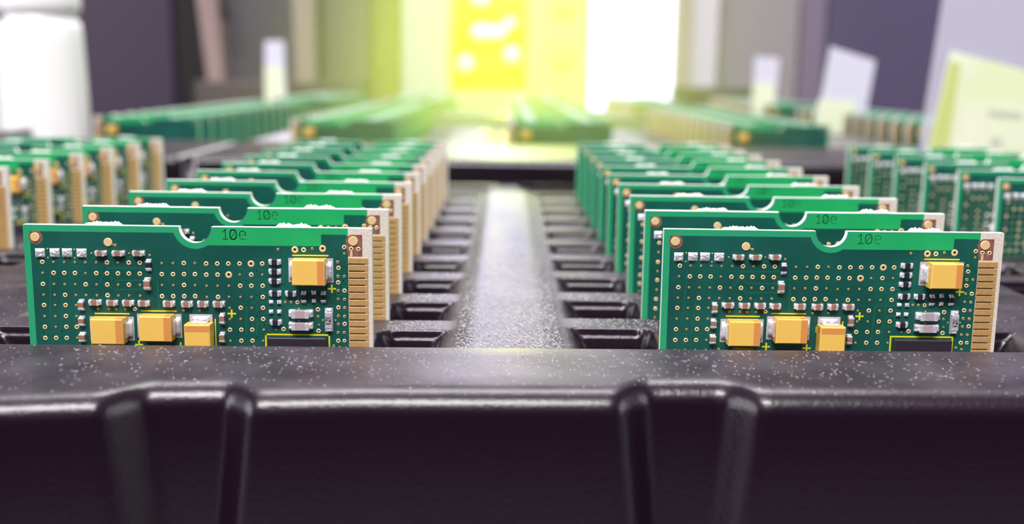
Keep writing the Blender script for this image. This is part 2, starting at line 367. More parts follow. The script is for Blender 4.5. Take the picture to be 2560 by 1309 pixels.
for nm, xa, xb, rk, sp in (('l', -262, -124.6, 'A', []), ('m', -124, 186, 'DCE', [(-40, -14), (63, 90)]), ('r', 186.6, 330, 'F', [])):
    for far, (yfr, yb, nn, ybk) in enumerate(((406, 510, 14, 826), (834, 900, 12, 1172))):
        t = make_tray('component_tray', xa, xb, flat(yfr), [ROWS2[c] for c in rk], z0, yb, nn, sp, yb-14, ybk, 2.0, [], True, 6.0)
        tag(t, {'l': 'left', 'm': 'middle', 'r': 'right'}[nm].join(('blurred black tray in the ', ' column, ')) + ('directly behind the near tray' if not far else 'farthest from the camera, before the cabinets'), 'tray', 'black component trays')

# ------------------------------------------------------------------ circuit boards
DISC = [(1.7, -1.79), (12.12, -2.41)]
DISC2 = [(47.31, -1.84), (38.91, -3.19), (42.91, -2.98), (40.17, -3.2)]
PADS = [(2.27, -4.08, 1.37, 1.31), (4.37, -4.05, 1.42, 1.31), (6.15, -4.04, 1.45, 1.31), (8.23, -4.05, 1.46, 1.31)]
CAPH = [(11.05, -4.01, 1.68, 0.83), (13.57, -3.99, 1.87, 0.82), (16.45, -3.95, 1.81, 0.82), (9.84, -11.23, 1.85, 0.85), (12.3, -11.27, 1.66, 0.85), (14.63, -11.27, 1.69, 0.9), (16.88, -11.29, 1.7, 0.88), (20.54, -11.3, 1.74, 0.93), (23.13, -11.32, 1.67, 0.94), (25.44, -11.29, 1.62, 0.93), (27.75, -11.29, 1.75, 0.93)]
CAPV = [(17.56, -8.43, 0.95, 1.85), (7.87, -11.65, 0.83, 1.66), (7.8, -14.04, 0.85, 1.51), (7.79, -16.44, 0.93, 1.51), (28.21, -13.44, 0.79, 1.74), (28.12, -16.24, 0.8, 1.6)]
RESV = [(17.84, -5.67, 0.81, 1.74)]
RESV2 = [(40.07, -10.12, 0.74, 1.73), (42.92, -10.09, 0.71, 1.74)]
RESH = [(36.0, -5.01, 1.79, 0.84), (35.97, -6.42, 1.8, 0.84), (35.93, -7.82, 1.8, 0.8), (35.94, -9.62, 1.76, 0.87), (38.2, -9.63, 1.64, 0.86), (35.91, -13.91, 1.77, 0.88)]
BLOB = [(41.52, -9.47), (41.53, -10.66), (35.32, -10.94), (36.48, -10.93), (35.28, -12.37), (36.45, -12.36)]
BIGCAP = [(39.61, -12.56, 3.51, 1.24), (39.58, -14.37, 3.53, 1.21)]
MARK = [(43.66, -13.47, 1.19, 3.58)]
MARKBOX = [(43.53, -13.5, 0.76, 1.11)]
IC = [(38.83, -17.49, 9.01, 2.64)]
ICL = [(39.03, -17.22, 9.54, 3.16)]
TANTPAD = [(41.17, -6.17, 6.48, 3.54)]
TANTPAD1 = [(12.09, -15.11, 6.42, 3.53), (19.0, -14.63, 6.45, 3.52), (25.05, -16.25, 3.33, 6.78)]
SILK1 = [(12.17, -12.91, 4.88, 0.19), (18.98, -12.44, 4.96, 0.18), (27.05, -15.77, 0.0, 4.17)]
SILK2 = [(41.12, -4.01, 5.07, 0.18)]
PLUS = [(15.87, -17.51), (21.94, -17.68)]
PLUS2 = [(29.53, -12.71), (44.15, -8.86)]
VIA1 = [(2.51, -5.41, 0.34), (4.1, -5.41, 0.18), (5.64, -5.4, 0.18), (7.18, -5.4, 0.18), (8.69, -5.4, 0.18), (10.25, -5.39, 0.18), (11.81, -5.39, 0.34), (13.38, -5.38, 0.18), (14.94, -5.38, 0.34), (16.53, -5.37, 0.34), (2.45, -7.01, 0.18), (4.05, -7.01, 0.34), (5.58, -7.0, 0.34), (7.12, -7.0, 0.34), (8.62, -7.0, 0.18), (10.19, -6.99, 0.34), (11.74, -6.99, 0.34), (13.31, -6.98, 0.34), (14.88, -6.98, 0.34), (16.46, -6.98, 0.34), (2.41, -8.66, 0.34), (4.0, -8.66, 0.18), (5.53, -8.66, 0.18), (7.07, -8.65, 0.18), (8.57, -8.65, 0.34), (10.14, -8.65, 0.18), (11.69, -8.64, 0.34), (13.25, -8.64, 0.18), (14.82, -8.63, 0.34), (16.4, -8.63, 0.18), (2.4, -10.24, 0.18), (3.99, -10.24, 0.18), (5.52, -10.24, 0.34), (7.05, -10.23, 0.18), (8.54, -10.23, 0.18), (10.1, -10.23, 0.18), (11.65, -10.22, 0.34), (13.21, -10.22, 0.18), (14.77, -10.21, 0.18), (16.35, -10.21, 0.18), (2.39, -11.78, 0.34), (3.96, -11.76, 0.18), (5.49, -11.75, 0.34), (7.01, -11.73, 0.18), (2.35, -13.42, 0.18), (3.92, -13.4, 0.18), (5.45, -13.38, 0.34), (6.97, -13.37, 0.18), (2.31, -15.02, 0.34), (3.88, -15.0, 0.18), (5.42, -14.98, 0.34), (6.94, -14.96, 0.34), (2.27, -16.67, 0.34), (3.84, -16.65, 0.34), (5.38, -16.63, 0.34), (6.91, -16.61, 0.18), (2.23, -18.23, 0.18), (3.81, -18.21, 0.18), (5.35, -18.19, 0.18), (6.88, -18.17, 0.18), (19.68, -5.4, 0.18), (19.63, -7.02, 0.34), (19.58, -8.62, 0.18), (19.53, -10.25, 0.34), (21.3, -5.38, 0.18), (21.25, -7.0, 0.34), (21.21, -8.6, 0.18), (21.16, -10.23, 0.34), (22.87, -5.36, 0.34), (22.83, -6.98, 0.34), (22.78, -8.58, 0.34), (22.74, -10.21, 0.34), (24.45, -5.34, 0.18), (24.41, -6.96, 0.34), (24.37, -8.57, 0.18), (24.33, -10.19, 0.34), (9.65, -4.06, 0.15), (15.06, -4.0, 0.15), (18.0, -4.25, 0.18), (13.12, -2.85, 0.2), (10.16, -12.22, 0.2), (11.75, -12.2, 0.2), (12.79, -12.26, 0.2), (14.14, -12.22, 0.2), (15.5, -12.2, 0.3), (22.55, -12.31, 0.2), (24.88, -12.28, 0.15), (8.82, -17.99, 0.2)]
VIA2 = [(26.08, -5.4, 0.34), (27.69, -5.38, 0.34), (29.28, -5.36, 0.34), (30.9, -5.34, 0.34), (32.55, -5.33, 0.5), (34.16, -5.31, 0.34), (26.05, -7.02, 0.34), (27.68, -7.0, 0.34), (29.29, -6.98, 0.5), (30.88, -6.96, 0.18), (32.54, -6.94, 0.34), (34.12, -6.92, 0.18), (26.03, -8.66, 0.18), (27.62, -8.64, 0.18), (29.25, -8.62, 0.18), (30.9, -8.6, 0.34), (32.52, -8.58, 0.34), (34.15, -8.56, 0.34), (26.0, -10.3, 0.18), (27.64, -10.28, 0.34), (29.22, -10.26, 0.18), (30.88, -10.25, 0.18), (32.48, -10.23, 0.18), (34.13, -10.21, 0.34), (29.24, -11.88, 0.18), (30.87, -11.86, 0.34), (32.46, -11.85, 0.18), (34.1, -11.83, 0.34), (29.24, -13.54, 0.18), (30.82, -13.52, 0.18), (32.47, -13.5, 0.34), (34.09, -13.48, 0.34), (29.21, -15.14, 0.34), (30.85, -15.12, 0.34), (32.45, -15.1, 0.34), (34.12, -15.08, 0.18), (29.2, -16.79, 0.18), (30.81, -16.77, 0.34), (32.44, -16.76, 0.34), (34.0, -16.74, 0.18), (36.48, -3.17, 0.2), (41.41, -3.0, 0.2), (37.34, -10.92, 0.2), (38.19, -10.91, 0.2), (39.12, -10.93, 0.3), (42.08, -11.97, 0.34), (42.07, -13.01, 0.2), (42.19, -14.24, 0.15), (42.11, -15.15, 0.34), (37.01, -14.94, 0.34), (35.94, -15.06, 0.12), (46.02, -2.74, 0.33), (46.01, -3.68, 0.18), (45.03, -4.94, 0.24), (45.14, -5.8, 0.33), (45.05, -7.03, 0.24), (45.96, -7.02, 0.22), (45.06, -7.93, 0.33), (45.04, -9.15, 0.22), (45.97, -9.14, 0.33), (45.02, -10.38, 0.2), (45.95, -10.42, 0.24), (45.05, -11.65, 0.33), (45.97, -11.69, 0.24), (45.02, -12.9, 0.24), (45.92, -12.95, 0.24), (45.0, -14.13, 0.22), (45.93, -14.08, 0.33), (44.95, -15.38, 0.22), (45.85, -15.37, 0.22), (44.96, -16.61, 0.33), (45.86, -16.6, 0.28), (44.29, -17.38, 0.2), (45.14, -17.62, 0.2), (47.02, -2.97, 0.33), (48.06, -3.0, 0.33)]
TR1 = [[(17.19, -6.13), (11.49, -6.2), (11.23, -6.6), (11.1, -7.7), (10.52, -8.33)], [(17.1, -7.94), (12.62, -7.99), (12.19, -7.53)], [(17.04, -9.28), (12.4, -9.34), (11.82, -8.63)], [(3.64, -6.21), (3.12, -14.45)], [(5.06, -10.61), (4.68, -15.63), (2.1, -15.82), (1.76, -16.38)], [(16.49, -4.58), (14.18, -4.6), (13.7, -5.16)], [(18.95, -7.92), (19.0, -12.03)]]
TR2 = [[(35.06, -6.32), (33.36, -6.34), (32.88, -6.89)], [(35.02, -7.78), (31.78, -7.82), (31.06, -8.49)], [(34.97, -9.6), (33.73, -9.61), (33.33, -9.96), (33.27, -12.35)], [(34.93, -11.02), (31.99, -11.06), (31.74, -11.41), (31.52, -16.04), (30.88, -16.69)], [(34.89, -12.65), (33.64, -12.66), (33.24, -13.06), (33.08, -16.19), (32.52, -16.67)], [(46.58, -9.73), (44.57, -9.75), (43.46, -11.11), (40.51, -11.23)], [(46.61, -7.6), (45.84, -7.68), (45.22, -7.93)], [(46.6, -8.54), (45.52, -8.64), (45.05, -9.04)], [(34.85, -14.08), (34.22, -14.25), (33.37, -14.26)], [(37.29, -3.63), (37.25, -8.34), (36.84, -9.13)], [(46.05, -3.84), (46.04, -4.93), (46.65, -5.24)], [(46.5, -16.03), (45.56, -16.04), (45.08, -16.53)]]
HB, TH_B = 27.2, 1.2
NC, NR = (24.63, 0.0), 2.33
def arc(cx, cz, r, a0, a1, n): return [(cx+r*math.cos(math.radians(a0+(a1-a0)*i/n)), cz+r*math.sin(math.radians(a0+(a1-a0)*i/n))) for i in range(n+1)]
def outline():
    return [(0, 0)] + arc(NC[0], -.05, NR, 180, 360, 18) + [(50, 0), (50, -HB), (0, -HB)]
def P(pts): return [(x, z+HB) for x, z in pts]
def panel(detail):
    m = MB(); o = P(outline()); n = len(o)
    m.poly(o, 0, 'board_green')
    m.add([(x, TH_B, z) for x, z in o], [list(range(n))], 'board_green')
    vs = [(x, 0, z) for x, z in o]+[(x, TH_B, z) for x, z in o]
    m.add(vs, [[i, n+i, n+(i+1) % n, (i+1) % n] for i in range(n)], 'edge_laminate')
    ring = arc(NC[0], -.05, 3.2, 197, 304, 12)
    m.poly(P([(.95, -26.4), (.95, -.95), (21.4, -.95)] + ring + [(42.72, -2.65), (42.72, -.95), (46.2, -.95), (46.55, -1.3), (46.55, -26.4)]), -.02, 'mask_dark')
    m.poly(P(arc(NC[0], -.05, 3.2, 304, 340, 5) + [(27.9, -.3), (46.5, -.3), (46.5, -.95), (42.72, -.95), (42.72, -2.65)]), -.012, 'mask_band')
    m.poly(P([(46.55, 0), (50, 0), (50, -HB), (46.55, -HB)]), -.022, 'laminate')
    m.poly(P(arc(47.2, -1.9, .98, 90, 200, 8) + [(46.55, -4.1), (48.62, -4.1), (48.62, -.93)]), -.03, 'copper')
    for i in range(22): m.poly(P([(46.62, -5.13-1.03*i), (48.95, -5.13-1.03*i), (48.95, -5.33-1.03*i), (46.62, -5.33-1.03*i)]), -.03, 'finger_shade')
    m.disc(1.78, -1.85+HB, 1.0, -.03, 'copper', 28)
    if not detail: return m
    for t in TR1+TR2: m.stroke(P(t), .16, -.03, 'trace')
    for x, z, r in VIA1+VIA2: m.ring(x, z+HB, r, -.028, 'gold_disc' if r > .25 else 'gold')
    for x, z in DISC2[1:3]:
        m.ring(x, z+HB, .5, -.028, 'gold_disc')
    m.ring(DISC2[3][0], DISC2[3][1]+HB, .36, -.028, 'gold_disc')
    m.stroke(P([(12.2, -2.45), (13.1, -2.85)]), .25, -.034, 'gold')
    m.stroke(P([(47.02, -3.1), (47.02, -4.35)]), .32, -.034, 'gold_disc')
    for cx, cz, wx, wz in SILK1[:2]+SILK2: m.stroke(P([(cx-wx/2, cz), (cx+wx/2, cz)]), .2, -.045, 'silk')
    m.stroke(P([(27.1, -13.6), (27.1, -19)]), .19, -.045, 'silk'); m.stroke(P([(23.2, -14.4), (23.2, -15.2)]), .19, -.045, 'silk')
    m.stroke(P([(11, -17.85), (14, -17.85)]), .16, -.045, 'silk')
    for x, z in PLUS+PLUS2:
        m.stroke(P([(x-.5, z), (x+.5, z)]), .25, -.045, 'silk'); m.stroke(P([(x, z-.5), (x, z+.5)]), .25, -.046, 'silk')
    m.stroke(P([(34.4, -22), (34.4, -15.75), (43.65, -15.75), (43.65, -22)]), .24, -.045, 'silk')
    for x, z in ((3.35, -3.45), (3.35, -4.75), (7.2, -3.5), (7.2, -4.75), (39.3, -11.85), (39.3, -13.7), (42.75, -13.5), (44.6, -13.5)): m.disc(x, z+HB, .12, -.045, 'silk_pale', 10)
    # 10e
    W = .16
    m.stroke(P([(28.62, -.72), (28.98, -.42), (28.98, -1.76)]), W, -.03, 'letter_dark'); m.stroke(P([(28.62, -1.77), (29.3, -1.77)]), W, -.031, 'letter_dark')
    oval = [(30.1+.47*math.copysign(abs(math.cos(a))**.8, math.cos(a)), -1.1+.68*math.copysign(abs(math.sin(a))**.8, math.sin(a))) for a in [2*math.pi*i/20 for i in range(21)]]
    m.stroke(P(oval), W, -.03, 'letter_dark'); m.stroke(P([(29.85, -1.45), (30.35, -.75)]), .12, -.031, 'letter_dark')
    e = [(31.02, -1.14), (31.83, -1.14)] + arc(31.44, -.98, .42, -5, 185, 10) + [(31.0, -1.3), (31.1, -1.62), (31.4, -1.78), (31.85, -1.74)]
    m.stroke(P(e), .12, -.03, 'letter_soft')
    return m
def chip(m, cx, cz, wx, wz, body, d=.75, horiz=True, flat_ends=False):
    cz += HB; L = (wx if horiz else wz); e = L*.30; bw = (wz if horiz else wx)*.92
    if horiz:
        m.box(cx-L/2+e*.75, cx+L/2-e*.75, -d, -.02, cz-bw/2, cz+bw/2, body, .04)
        for s in (-1, 1):
            m.box(cx+s*(L/2-e*.75)-e*.28, cx+s*(L/2-e*.75)+e*.28, -d-.02, -.02, cz-bw/2-.02, cz+bw/2+.02, 'solder_flat' if flat_ends else 'solder', .06)
            m.blob(cx+s*(L/2-e*.42), cz, e*.95, bw*1.08, d*.72)
    else:
        m.box(cx-bw/2, cx+bw/2, -d, -.02, cz-L/2+e*.75, cz+L/2-e*.75, body, .04)
        for s in (-1, 1):
            m.box(cx-bw/2-.02, cx+bw/2+.02, -d-.02, -.02, cz+s*(L/2-e*.75)-e*.28, cz+s*(L/2-e*.75)+e*.28, 'solder_flat' if flat_ends else 'solder', .06)
            m.blob(cx, cz+s*(L/2-e*.42), bw*1.08, e*.95, d*.72)
def tantalum(root, cx, cz, wx, wz, vertical=False, simple=False):
    b = MB(); z = cz+HB; D = 2.35
    bx, bz = (4.62, 3.72) if not vertical else (3.72, 4.62)
    # body with chamfered outer edges
    def frus(m, x0, x1, z0, z1, y0, y1, c, mt):
        vs = [(x0, y0, z0), (x1, y0, z0), (x1, y0, z1), (x0, y0, z1), (x0, y1+c, z0), (x1, y1+c, z0), (x1, y1+c, z1), (x0, y1+c, z1), (x0+c, y1, z0+c), (x1-c, y1, z0+c), (x1-c, y1, z1-c), (x0+c, y1, z1-c)]
        fs = [[0,3,2,1]] + [[i, (i+1) % 4, 4+(i+1) % 4, 4+i] for i in range(4)] + [[4+i, 4+(i+1) % 4, 8+(i+1) % 4, 8+i] for i in range(4)] + [[8, 9, 10, 11]]
        m.add(vs, fs, mt)
    frus(b, cx-bx/2, cx+bx/2, z-bz/2, z+bz/2, -.25, -D, .14, 'tantalum')
    body = obj('tantalum_capacitor', b, root)
    g = MB()
    if vertical: g.box(cx-bx/2+.13, cx+bx/2-.13, -D-.012, -D+.1, z+bz/2-1.02, z+bz/2-.13, 'tantalum_band'); g.box(cx-bx/2-.008, cx+bx/2+.008, -D+.14, -1.2, z+bz/2-1.02, z+bz/2-.13, 'tantalum_band')
    else: g.box(cx+bx/2-1.02, cx+bx/2-.13, -D-.012, -D+.1, z-bz/2+.13, z+bz/2-.13, 'tantalum_band'); g.box(cx+bx/2-1.02, cx+bx/2-.13, -D+.14, -1.2, z-bz/2-.008, z+bz/2+.008, 'tantalum_band')
    obj('polarity_band', g, body)
    if simple: return
    for s in (-1, 1):
        p = MB()
        if vertical:
            p.box(cx-wx/2, cx+wx/2, -.08, -.02, z+s*wz/2-(1.7 if s > 0 else 0), z+s*wz/2+(0 if s > 0 else 1.7), 'solder_flat')
            p.box(cx-1.15, cx+1.15, -1.25, -.05, z+s*(bz/2+.10)-.1, z+s*(bz/2+.10)+.1, 'solder', .04)
            p.blob(cx, z+s*(bz/2+.42), 2.7, .75, .55, y=-.06)
        else:
            p.box(cx+s*wx/2-(1.7 if s > 0 else 0), cx+s*wx/2+(0 if s > 0 else 1.7), -.08, -.02, z-wz/2, z+wz/2, 'solder_flat')
            p.box(cx+s*(bx/2+.10)-.1, cx+s*(bx/2+.10)+.1, -1.25, -.05, z-1.15, z+1.15, 'solder', .04)
            p.blob(cx+s*(bx/2+.42), z, .75, 2.7, .55, y=-.06)
        obj('terminal_pad', p, body)
def tabs(root):
    for a, b in ((8.6, 14.0), (36.0, 41.2)):
        m = MB(); n = 26; vs = []; 
        for i in range(n+1):
            x = a+(b-a)*i/n; h = .44*min(1, i/3, (n-i)/3)*random.uniform(.55, 1.15)+.02
            vs += [(x, .02, HB-.04), (x, .12, HB+h), (x, TH_B-.15, HB+h*random.uniform(.8, 1.3)), (x, TH_B-.02, HB-.04)]
        fs = [[4*i+j, 4*i+4+j, 4*i+5+j, 4*i+1+j] for i in range(n) for j in range(3)] + [[3, 2, 1, 0], [4*n, 4*n+1, 4*n+2, 4*n+3]]
        m.add(vs, fs, 'tab_white'); o = obj('break_tab', m, root); o['label'] = 'rough white snapped-off tab'
def test_pads(root):
    for x, z, r in ((DISC[0][0], DISC[0][1], .66), (DISC[1][0], DISC[1][1], .62), (DISC2[0][0], DISC2[0][1], .70)):
        m = MB(); m.disc(x, z+HB, r, -.03, 'gold_disc', 28, .16); obj('test_pad', m, root)
def fingers(root, n=16):
    for i in range(n):
        z1 = HB-4.3-1.03*i; m = MB()
        m.box(46.6, 49.42, -.12, -.02, z1-.83, z1, 'gold', .035)
        m.box(48.95, 49.42, -.10, -.02, z1-1.03, z1-.83, 'gold')
        obj('contact_finger', m, root)
def make_board(detail):
    root = empty('circuit_board', (0, 0, 0)); obj('board_panel', panel(True), root)
    test_pads(root); fingers(root); tabs(root)
    def solder_pads():
        for cx, cz, wx, wz in PADS:
            m = MB(); m.blob(cx, cz+HB, wx, wz, .32, n=10, rough=.45, y=-.03); obj('solder_pad', m, root)
    tantalum(root, *TANTPAD[0])
    solder_pads()
    if detail == 1: return root
    for cx, cz, wx, wz in TANTPAD1[:2]: tantalum(root, cx, cz, wx, wz)
    tantalum(root, *TANTPAD1[2], vertical=True)
    for lst, h, nm, body in ((CAPH, True, 'ceramic_capacitor', 'ceramic'), (CAPV, False, 'ceramic_capacitor', 'ceramic'), (RESV, False, 'resistor', 'resistor_black'),
                             (RESV2, False, 'resistor', 'resistor_black'), (RESH, True, 'resistor', 'resistor_black')):
        for cx, cz, wx, wz in lst:
            m = MB(); chip(m, cx, cz, wx, wz, body, .72 if body == 'ceramic' else .5, h); obj(nm, m, root)
    for cx, cz in BLOB:
        m = MB(); m.blob(cx, cz+HB, .66, .62, .34, n=6, rough=.4, y=-.03); obj('solder_joint', m, root)
    for cx, cz, wx, wz in BIGCAP:
        m = MB(); chip(m, cx, cz, wx, wz, 'ceramic_grey', 1.0, True); obj('large_ceramic_capacitor', m, root)
    cx, cz, wx, wz = MARK[0]; m = MB(); z = cz+HB
    m.box(cx-wx/2, cx+wx/2, -.06, -.02, z-wz/2, z+wz/2, 'solder_flat'); m.box(cx-.52, cx+.52, -.6, -.02, z-1.2, z+1.2, 'solder_flat', .05)
    for s in (-1, 1): m.blob(cx, z+s*1.4, 1.0, .7, .5)
    y = -.61; x0, x1, za, zb = cx-.42, cx+.36, z-.6, z+.62
    m.poly([(x0, za), (x1, za), (x1, zb), (x0, zb)], y, 'resistor_black')
    def dig(ch, c):               # digits turned a quarter turn, reading upwards
        seg = {'3': [(-1, 1), (1, 1), (1, 0), (-.6, 0), (1, 0), (1, -1), (-1, -1)], '4': [(-1, 1), (-1, 0), (1, 0), (1, 1), (1, -1)]}[ch]
        m.stroke([(cx-.03-v*.25, c+u*.13) for u, v in seg], .075, y-.006, 'white_mark')
    for ch, c in zip('343', (-.37, .01, .39)): dig(ch, z+c)
    obj('marked_resistor', m, root)['label'] = 'grey chip resistor marked 343'
    m = MB(); m.box(34.75, 43.3, -1.0, -.05, HB-25, HB-16.05, 'chip_black', .12); obj('integrated_circuit', m, root)
    return root
def make_far_board():             # gold contacts on the left, lower detail but the same shape
    root = empty('circuit_board', (0, 0, 0)); t = panel(False)
    t.v = [(50-x, y, z) for x, y, z in t.v]; t.f = [f[::-1] for f in t.f]; obj('board_panel', t, root)
    m = MB()
    for i in range(16): z1 = HB-4.3-1.03*i; m.box(.58, 3.4, -.12, -.02, z1-.83, z1, 'gold')
    obj('edge_connector', m, root)['label'] = 'row of gold contacts'
    for x in (8.83,): tantalum(root, x, -6.17 if x < 20 else -15, 6.4, 3.5, simple=True)
    tabs(root)
    m = MB(); m.disc(2.7, -1.84+HB, .7, -.03, 'gold_disc', 16, .16); obj('test_pad', m, root)
    return root

ORD = ['frontmost', 'second', 'third', 'fourth', 'fifth', 'sixth', 'seventh', 'eighth', 'ninth', 'tenth', 'eleventh', 'twelfth', 'thirteenth', 'fourteenth']
TOPZ = CAMZ-22.07; BZ = TOPZ-HB
protoA, protoB, protoC = make_board(2), make_board(1), make_far_board()
used = set()
def put(proto, x, y, label, group, jit=1.0):
    if proto.name in used: o = copy_tree(proto)
    else: o = proto; used.add(proto.name)
    o.location = (x*MM, y*MM, BZ*MM)
    if jit: o.rotation_euler = (math.radians(random.uniform(-.25, .25)*jit), 0, 0)
    tag(o, label, 'circuit board', group)
    return o
RN = {'L': 'left of the centre aisle', 'R': 'right of the centre aisle', 'FL': 'at the far left edge of the near tray', 'FR': 'at the far right edge of the near tray'}
SIDE = {'L': 'left', 'R': 'right', 'FL': 'outer left', 'FR': 'outer right'}
for key, (x0, x1, s) in ROWS1.items():
    for k in range(10):
        if key in ('FL', 'FR') and k < 4: continue
        nm = ORD[k] if key in 'LR' else (['first']+ORD[1:])[k-4]
        if k == 0: lab = 'sharp green circuit board with yellow capacitors, frontmost ' + RN[key]
        elif key in ('L', 'R'): lab = f'green circuit board with top notch, {nm} from the front {RN[key]}'
        else: lab = f'blurred green board, {nm} from the front in the {SIDE[key]} row of the near tray'
        put(protoA if (k < 2 or key in ('FL', 'FR')) else protoB, x0, BASEY+k*PITCH+s, lab, f'circuit boards in the {SIDE[key]} row of the near tray', 0 if k == 0 else 1)
RN2 = {'A': 'far left', 'D': 'left-centre', 'C': 'centre', 'E': 'right-centre', 'F': 'far right'}
for c, (x0, x1) in ROWS2.items():
    for k in range(14):
        put(protoC, x0, 510+k*PITCH, f'blurred board with left gold edge, {ORD[k]} in the {RN2[c]} row behind near tray', f'blurred circuit boards in the {RN2[c]} row behind')
    for k in range(12):
        put(protoC, x0, 900+k*PITCH, f'very blurred board, {ORD[k]} in the {RN2[c]} row of the farthest trays', f'circuit boards in the {RN2[c]} row of the farthest trays')

# ------------------------------------------------------------------ loose dust and fibres on the tray
m = MB()
def fibre(x, y, z, l, r):
    a = random.uniform(0, math.pi); b = random.uniform(-1.2, 1.2); p = [(x, y, z)]
    for i in range(2): a += b*.6; p.append((p[-1][0]+math.cos(a)*l/2, p[-1][1]+math.sin(a)*l/2, z+random.uniform(0, .10)))
    vs = []
    for q in p: vs += [(q[0]-r, q[1], q[2]), (q[0]+r, q[1], q[2]), (q[0], q[1], q[2]+r*1.7)]
    m.add(vs, [[0, 1, 4, 3], [1, 2, 5, 4], [2, 0, 3, 5], [3, 4, 7, 6], [4, 5, 8, 7], [5, 3, 6, 8]], 'dust')
for _ in range(4200):
    y = 151+abs(random.gauss(0, 38)); x = random.uniform(-7.3, 8.6)
    fibre(x, y, LAND+.72, random.uniform(.12, .55), random.uniform(.012, .03))
for _ in range(1500):
    k = random.choice((0, 0, 1, 1, 2, 3)); t = random.uniform(-7.6, -.8); x = random.choice((random.uniform(-19, -10.5), random.uniform(11.5, 27)))
    sh = 0 if x < 0 else 2.91
    fibre(x, BASEY+(k+1)*PITCH+t+sh, LAND+.02, random.uniform(.12, .5), random.uniform(.012, .028))
for _ in range(420):
    x = random.uniform(-60, 62); y = random.uniform(131, 144.5); fibre(x, y, 30.02, random.uniform(.15, .6), random.uniform(.012, .028))
o = obj('dust', m); tag(o, 'pale dust and short fibres lying on the near tray', 'dust', kind='stuff')

# ------------------------------------------------------------------ bottles, sleeves and cards behind the near tray
def px(x, Y): return (x-1280)/F*Y + .0066*Y
def pz(y, Y, x=1280): return CAMZ - ((y-(x-1280)*.0127)-184.5)/F*Y
def bottle(x, y, r, label):
    root = empty('plastic_bottle', (x, y, 0)); tag(root, label, 'bottle', 'white plastic bottles behind the near tray')
    b = MB(); b.lathe([(r*.96, 0), (r*1.03, 2), (r*1.04, 8), (r*1.0, 60), (r*.95, 88), (r*.92, 93), (r*.80, 96), (r*.80, 101)], 0, 0, 'white_plastic'); body = obj('bottle_body', b, root)
    l = MB(); n = 24; vs = []
    for i in range(n+1):
        a = math.radians(200+140*i/n)
        for z in (12, 84): q = (1.05-.06*z/88)*r; vs.append((q*math.cos(a), q*math.sin(a), z))
    l.add(vs, [[2*i, 2*i+2, 2*i+3, 2*i+1] for i in range(n)], 'white_label', True); obj('bottle_label', l, body)
    c = MB(); c.lathe([(r*.88, 97.5), (r*.94, 99), (r*.95, 103), (r*.92, 116), (r*.90, 118), (r*.84, 119.5)], 0, 0, 'white_plastic'); obj('bottle_cap', c, root)
bottle(-256.5, 600, 22.0, 'white plastic bottle with screw cap standing behind the outer left boards')
bottle(-309, 612, 24.0, 'white plastic bottle cut off by the left border, beside the capped bottle')

def sheet(name, quad, Y, th, matn, label, cat, lower=None, tilt=0.0, group=None, sub=None):
    """thin standing sheet; quad = four (x, y) picture points turned into real size at depth Y"""
    pts = [(px(a, Y), pz(b, Y, a)) for a, b in quad]
    bx = sum(p[0] for p in pts)/4; bz = min(p[1] for p in pts)
    root = empty(name, (bx, Y, bz)); tag(root, label, cat, group)
    def slab(pp, y0, y1, mt, nm):
        m = MB(); loc = [(a-bx, b-bz) for a, b in pp]; n = len(loc)
        vs = [(a, y0, b) for a, b in loc]+[(a, y1, b) for a, b in loc]
        m.add(vs, [list(range(n)), list(range(n, 2*n))[::-1]]+[[i, n+i, n+(i+1) % n, (i+1) % n] for i in range(n)], mt); return obj(nm, m, root)
    slab(pts, 0, th, matn, 'sleeve_sheet')
    if lower:
        for nm, q, mt in lower: slab([(px(a, Y), pz(b, Y, a)) for a, b in q], -.45, -.05, mt, nm)
    return root
ground = 500
sheet('document_sleeve', [(2336, -160), (2700, -160), (2700, 560), (2278, 560)], 480, 1.0, 'clear_plastic',
      'large clear plastic sleeve leaning behind the outer right boards', 'sleeve')
sheet('paper_card', [(2352, 128), (2700, 215), (2700, 560), (2286, 560)], 478.6, .35, 'lime_paper', 'large pale lime paper card standing in front of the clear sleeve at right', 'card',
      lower=[('edge_fold', [(2352, 150), (2378, 160), (2350, 560), (2286, 560)], 'lime_edge'), ('printed_line', [(2458, 268), (2540, 276), (2540, 292), (2458, 284)], 'print_grey'), ('printed_line', [(2470, 336), (2496, 338), (2496, 362), (2470, 360)], 'print_grey')])
sheet('document_sleeve', [(2056, 118), (2168, 152), (2138, 420), (2020, 420)], 700, 1.4, 'frosted', 'frosted sleeve with lime lower half tilted above the far right row', 'sleeve',
      lower=[('paper_insert', [(2032, 246), (2126, 250), (2118, 420), (2020, 420)], 'lime_paper')])
sheet('document_sleeve', [(1872, 142), (1932, 146), (1922, 330), (1868, 330)], 905, 1.4, 'frosted', 'small frosted sleeve with lime base standing left of the tilted one', 'sleeve',
      lower=[('paper_insert', [(1870, 206), (1924, 206), (1918, 330), (1868, 330)], 'lime_paper')])
sheet('document_sleeve', [(668, 104), (715, 104), (718, 330), (662, 330)], 905, 1.4, 'frosted', 'small frosted sleeve with lime base on the left, before the grey cabinet', 'sleeve',
      lower=[('paper_insert', [(666, 165), (712, 165), (712, 330), (664, 330)], 'lime_paper')])

